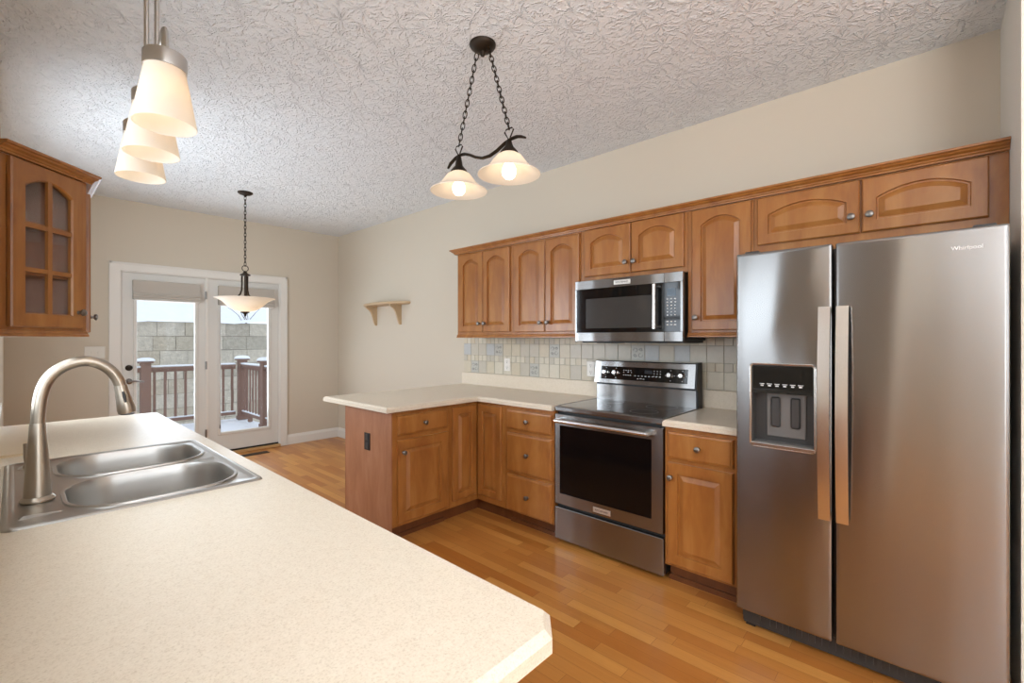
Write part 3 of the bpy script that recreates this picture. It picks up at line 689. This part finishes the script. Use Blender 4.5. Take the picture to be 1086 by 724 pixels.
for i, (x, z, ww) in enumerate([(.24+q*.018, .098, .004) for q in range(4)]+[(.24, .084, .003), (.275, .086, .006), (.30, .084, .003)]+[(.242+q*.017, .064, .005) for q in range(4)]+[(.33+q*.026, .062, .006) for q in range(8)]+[(.352, .042, .006), (.374, .044, .008), (.395, .042, .006)]+[(.47+q*.022, .100-p*.017, .003) for q in range(3) for p in range(3)]): mb.box(x-ww, x+ww, -.002, -.001, z-.0022, z+.0022)
mb.build('panel_print', MARK, pnl)
MB().box(.40, .455, -.0018, -.001, .080, .104).build('display', mat('dark_display', (.03, .035, .04), .15), pnl)

# ================================================================== REFRIGERATOR
t = thing('refrigerator', 'tall stainless side-by-side refrigerator with water dispenser at end of the cabinet run', 'refrigerator', (2.280, .672, 0), -PI/2)
w = .872; zb, ztp = .108, 1.754; dth = .075
MB().box(.006, w-.006, dth+.012, W-2.28-.03, .04, 1.745).box(.02, w-.02, dth, dth+.012, .11, 1.74).build('body', DKGREY, t)
mb = MB(); mb.box(.012, w-.012, .085, .20, .012, .100); mb.box(.010, .085, .078, .085, .022, .098, .002)
for k in range(30): mb.box(.11+k*.025, .125+k*.025, .080, .085, .034, .090)
mb.build('base_grille', DKGREY, t)
MB().box(.03, .09, .30, .36, 0, .04).box(w-.09, w-.03, .30, .36, 0, .04).box(.02, .06, .09, .14, 0, .02).box(w-.06, w-.02, .09, .14, 0, .02).box(.03, .09, .66, .72, 0, .04).box(w-.09, w-.03, .66, .72, 0, .04).build('leveling_feet', BLACK, t)
for x in (.03, w-.09): MB().box(x, x+.06, .03, .13, ztp-.008, ztp+.012, .004).build('hinge_cover', DKGREY, t)
def fdoor(x0, x1, hole=None):
    mb = MB(); mb.M = M0; rr = .010
    prof = [(0, dth), (0, rr)]+[(rr*(1-math.cos(a)), rr*(1-math.sin(a))) for a in [R(q) for q in (22, 45, 68, 90)]]
    mb.loft([[(x, z, y) for x, z in rrect(x0+i, x1-i, zb+i, ztp-i, .006, 3)] for i, y in prof], True, not hole)
    if hole:
        hr = rrect(*hole, .012, 4); mb.plate(rrect(x0+rr, x1-rr, zb+rr, ztp-rr, .006, 3), [hr], 0)
        mb.loft([[(x, z, 0) for x, z in hr], [(x, z, .06) for x, z in hr]], False, False)
    return mb.build('door', STEEL, t, 30)
hx = (.066, .312, .880, 1.247)
fl = fdoor(.002, .372, hx); frd = fdoor(.383, w-.002)
for d_, x0 in ((fl, .328), (frd, .389)):
    mb = MB(); z0, z1 = .617, 1.493; ls = []
    for k in range(17):
        s = k/16; z = z0+(z1-z0)*s; y = -.030-.030*math.sin(PI*s)
        ls.append([(x0, y, z), (x0+.041, y, z), (x0+.041, y+.012, z), (x0, y+.012, z)])
    mb.loft(ls)
    for z in (z0+.012, z1-.012): mb.box(x0+.006, x0+.035, -.022, 0, z-.012, z+.012)
    mb.build('door_handle', STEELH, d_, 20)
# dispenser
dis = MB(); a, b, c, d = hx
dis.M = M0
dis.loft([[(x, z, y) for x, z in rrect(a-e, b+e, c-e, d+e, .012+max(e, 0), 4)] for e, y in ((.006, 0), (.006, -.004), (.003, -.006), (-.003, -.005), (-.004, .004))], False, False)
dis.build('dispenser_bezel', STEELH, fl, 30)
cav = MB(); cav.box(a+.001, b-.001, .058, .064, c, d).box(a+.001, a+.006, .002, .058, c, d).box(b-.006, b-.001, .002, .058, c, d).box(a, b, .002, .058, d-.006, d-.001)
cav.build('dispenser_cavity', DKGREY, fl)
dp_ = MB().box(a+.006, b-.006, .004, .058, 1.135, d-.006).box(a+.006, b-.006, -.001, .058, 1.118, 1.135).build('dispenser_panel', BLACKG, fl)
mb = MB()
for k in range(6):
    x = a+.034+k*.030; mb.box(x, x+.020, .003, .004, 1.158, 1.161).box(x+.004, x+.016, .003, .004, 1.149, 1.155)
mb.build('dispenser_print', MARK, dp_)
MB().box(a+.052, b-.040, .046, .058, .92, 1.118, .004).build('splash_plate', MIDGREY, fl)
for x in (a+.072, a+.150): MB().box(x, x+.038, .030, .046, .965, 1.10, .006).build('dispenser_paddle', DKGREY, fl)
mb = MB(); mb.box(a+.004, b-.004, -.003, .058, c+.001, c+.018, .004); mb.build('drip_tray', MIDGREY, fl)
MB().box(a-.002, b+.002, -.007, -.001, c-.003, c+.013, .002).build('drip_edge', STEELH, fl)
text('brand_lettering', 'Whirlpool', .0195, mat('silver_letters', (.88, .88, .87), .35), frd, (.766, -.0005, 1.684), (R(90), 0, 0), .0012)

# ================================================================== WALL SHELF
t = thing('wall_shelf', 'half-round tan shelf with two scrolled brackets on the wall past the cabinets', 'shelf', (W, 4.86, 0), -PI/2)
half = [(.465*math.cos(a), -.20*math.sin(a)) for a in [PI*k/28 for k in range(29)]]
mb = MB(); mb.loft([[(x*s, y*s, z) for x, y in half] for s, z in ((.965, 1.764), (1.0, 1.776), (1.0, 1.786), (.985, 1.794))]); mb.build('top', SHELF, t)
br = [(0, 1.764), (-.150, 1.764), (-.152, 1.745), (-.135, 1.735), (-.105, 1.715), (-.082, 1.685), (-.066, 1.645), (-.052, 1.60), (-.040, 1.565), (-.028, 1.540), (-.014, 1.528), (0, 1.530)]
for x in (-.26, .27): MB().loft([[(xx, y, z) for y, z in br] for xx in (x-.012, x+.012)]).build('bracket', SHELF, t)

# ================================================================== FLOOR VENT
t = thing('floor_vent', 'dark metal floor register in front of the patio doors', 'vent', (1.93, 5.90, 0))
mb = MB(); mb.box(-.15, .15, -.055, .055, 0, .004, .001)
for k in range(11): mb.box(-.13+k*.024, -.118+k*.024, -.04, .04, .004, .006)
mb.build('grille', BRONZE, t)

# ================================================================== LIGHT FIXTURES
def chain(mb, p0, p1, link=.036, r=.0026):
    p0, p1 = Vector(p0), Vector(p1); d = p1-p0; n = max(2, round(d.length/(link*.78))); t = d.normalized(); st = d.length/n
    a = t.orthogonal().normalized(); b = t.cross(a)
    for i in range(n):
        c = p0+t*st*(i+.5); s = a if i % 2 else b; hl = st*.5+r*2.2; hw = .0095
        pts = []
        for k in range(14):
            q = 2*PI*k/14; pts.append(c+t*(hl*math.sin(q))+s*(hw*math.cos(q)))
        mb.tube(pts, r, 6, closed=True)
# bell-shade twin light
cx, cy = 1.54, 1.605
t = thing('twin_bell_chandelier', 'dark bronze chain hung light with two alabaster bell shades below the ceiling', 'light fixture', (cx, cy, 0))
MB().lathe([(.064, H), (.064, H-.006), (.058, H-.016), (.040, H-.030), (.014, H-.036), (.012, H-.048), (.008, H-.058), (.001, H-.060)], (0, 0, 0), 32).build('canopy', BRONZE, t, 40)
zr = 2.118; hs = .175
zarm = zr+.148
mb = MB()
mb.tube([(0, y, zarm+z) for y, z in ((-.275, -.010), (-.25, .002), (-.225, .010), (-.19, .010), (-.15, .002), (-.10, -.018), (-.05, -.030), (0, -.028), (.05, -.010), (.09, .012), (.13, .028), (.165, .032), (.20, .026), (.24, .008), (.262, -.012))], [.006]+[.010]*13+[.006], 10, flat=.7)
arm = mb.build('scroll_arm', BRONZE, t, 40)
for sg in (-1, 1):
    y = sg*hs
    mb = MB(); zz = zarm+(.028 if sg > 0 else .006)
    tri = [(0, y, zz), (0, y-.028, zz+.045), (0, y-.018, zz+.055), (0, y+.018, zz+.055), (0, y+.028, zz+.045)]
    mb.tube(tri, .0035, 6, closed=True); mb.build('hanger_loop', BRONZE, t, 40)
    mb = MB(); chain(mb, (0, sg*.040, H-.028), (0, y, zz+.055)); mb.build('chain', BRONZE, t, 60)
    MB().lathe([(.008, zz+.004), (.012, zz-.004), (.020, zarm-.022), (.040, zarm-.045), (.044, zarm-.055), (.030, zarm-.056)], (0, y, 0), 24).build('shade_cap', BRONZE, t, 40)
    prof = [(.040, zr+.093), (.058, zr+.082), (.074, zr+.062), (.090, zr+.040), (.112, zr+.018), (.136, zr+.004), (.145, zr), (.144, zr-.004), (.133, zr+.000), (.110, zr+.013), (.087, zr+.036), (.071, zr+.058), (.055, zr+.077), (.038, zr+.087)]
    MB().lathe(prof, (0, y, 0), 40, cap0=False, cap1=False).build('bell_shade', ALAB, t, 50)
    MB().lathe([(.014, zr+.09), (.015, zr+.055), (.022, zr+.045), (.031, zr+.025), (.033, zr+.010), (.029, zr-.008), (.018, zr-.020), (.001, zr-.023)], (0, y, 0), 20).build('light_bulb', BULB, t, 50)
# bowl pendant over dining area
cx, cy = 1.529, 4.935
t = thing('bowl_pendant', 'chain hung pendant with white glass bowl in front of the patio doors', 'light fixture', (cx, cy, 0))
MB().lathe([(.066, H), (.066, H-.008), (.050, H-.020), (.016, H-.030), (.008, H-.045), (.001, H-.046)], (0, 0, 0), 32).build('canopy', BRONZE, t, 40)
ztop = 2.075
mb = MB(); chain(mb, (0, 0, H-.040), (0, 0, ztop), .045, .003); mb.build('chain', BRONZE, t, 60)
mb = MB(); mb.tube([(.028*math.cos(q), 0, ztop-.026+.028*math.sin(q)) for q in [2*PI*k/20 for k in range(20)]], .004, 6, closed=True); mb.build('ring', BRONZE, t, 60)
MB().lathe([(.006, ztop-.05), (.016, ztop-.06), (.022, ztop-.075), (.045, ztop-.085), (.046, ztop-.095), (.028, ztop-.10)], (0, 0, 0), 24).build('crown_cap', BRONZE, t, 40)
for k in range(3):
    a = R(30+120*k); MB().tube([(r_*math.cos(a), r_*math.sin(a), z) for r_, z in ((.028, ztop-.095), (.028, ztop-.18), (.030, ztop-.235), (.042, ztop-.275), (.066, ztop-.305), (.095, ztop-.318))], [.009, .008, .008, .008, .008, .007], 10).build('arm', BRONZE, t, 40)
zr = 1.752
prof = [(.262, zr), (.264, zr+.006), (.236, zr-.004), (.200, zr-.024), (.165, zr-.058), (.125, zr-.092), (.085, zr-.114), (.04, zr-.126), (.012, zr-.128)]
inner = [(.012, zr-.122), (.04, zr-.120), (.083, zr-.108), (.122, zr-.086), (.161, zr-.052), (.197, zr-.017), (.234, zr+.002), (.258, zr+.008)]
MB().lathe([prof[1]]+prof[2:]+inner+[prof[1]], (0, 0, 0), 48, cap0=False, cap1=False).build('glass_bowl', ALAB, t, 50)
MB().lathe([(.036, zr-.118), (.040, zr-.130), (.026, zr-.140), (.012, zr-.150), (.013, zr-.158), (.006, zr-.170), (.001, zr-.172)], (0, 0, 0), 20).build('finial', BRONZE, t, 40)
MB().tube([(0, 0, ztop-.10), (0, 0, zr-.02)], .010, 10).build('stem', BRONZE, t, 40)
for a in (0, 2.1, 4.2): MB().sphere((.060*math.cos(a), .060*math.sin(a), zr-.028), .026, 10).build('light_bulb', BOWLBULB, t, 50)
# three-shade linear light over sink
px, yy = .285, (1.488, 1.752, 2.030)
t = thing('linear_pendant', 'brushed nickel three-shade light hanging over the sink counter', 'light fixture', (px, yy[1], 0), R(-3.2))
zr = 1.923; zc = 2.098
for x in (-.0125, .0125): MB().tube([(x, 0, zc+.020), (x, 0, H-.02)], .0065, 12).build('rod', NICKELP, t, 40)
MB().lathe([(.065, H), (.065, H-.018), (.055, H-.025), (.001, H-.025)], (0, 0, 0), 28).build('canopy', NICKELP, t, 40)
for i, y in enumerate(yy):
    y -= yy[1]
    MB().lathe([(.0485, zc-.030), (.0485, zc+.006), (.046, zc+.010), (.001, zc+.010)], (0, y, 0), 36).build('shade_holder', NICKELP, t, 40)
    MB().lathe([(.0435, zc-.022), (.0455, zc-.031), (.056, zr+.085), (.064, zr+.04), (.0705, zr+.002), (.0705, zr-.001), (.068, zr), (.061, zr+.04), (.053, zr+.085), (.0445, zc-.030)], (0, y, 0), 44, cap0=False, cap1=False).build('glass_shade', FROST, t, 50)
    MB().lathe([(.014, zc-.058), (.018, zc-.066), (.026, zc-.082), (.030, zc-.10), (.024, zc-.122), (.001, zc-.132)], (0, y, 0), 18).build('light_bulb', SOFTBULB, t, 50)
    MB().lathe([(.018, zc-.028), (.018, zc-.060), (.014, zc-.062)], (0, y, 0), 18).build('socket', WHITEP, t, 50)
for sg, ye in ((-1, yy[0]-yy[1]), (1, yy[2]-yy[1])):
    pts = [(0, ye*s, zc+z) for s, z in ((1.0, .008), (.99, .045), (.95, .075), (.86, .082), (.70, .066), (.5, .040), (.25, .026), (0, .022))]
    MB().tube(pts, [.019, .018, .017, .016, .015, .015, .016, .018], 12, flat=.5).build('curved_arm', NICKELP, t, 40)
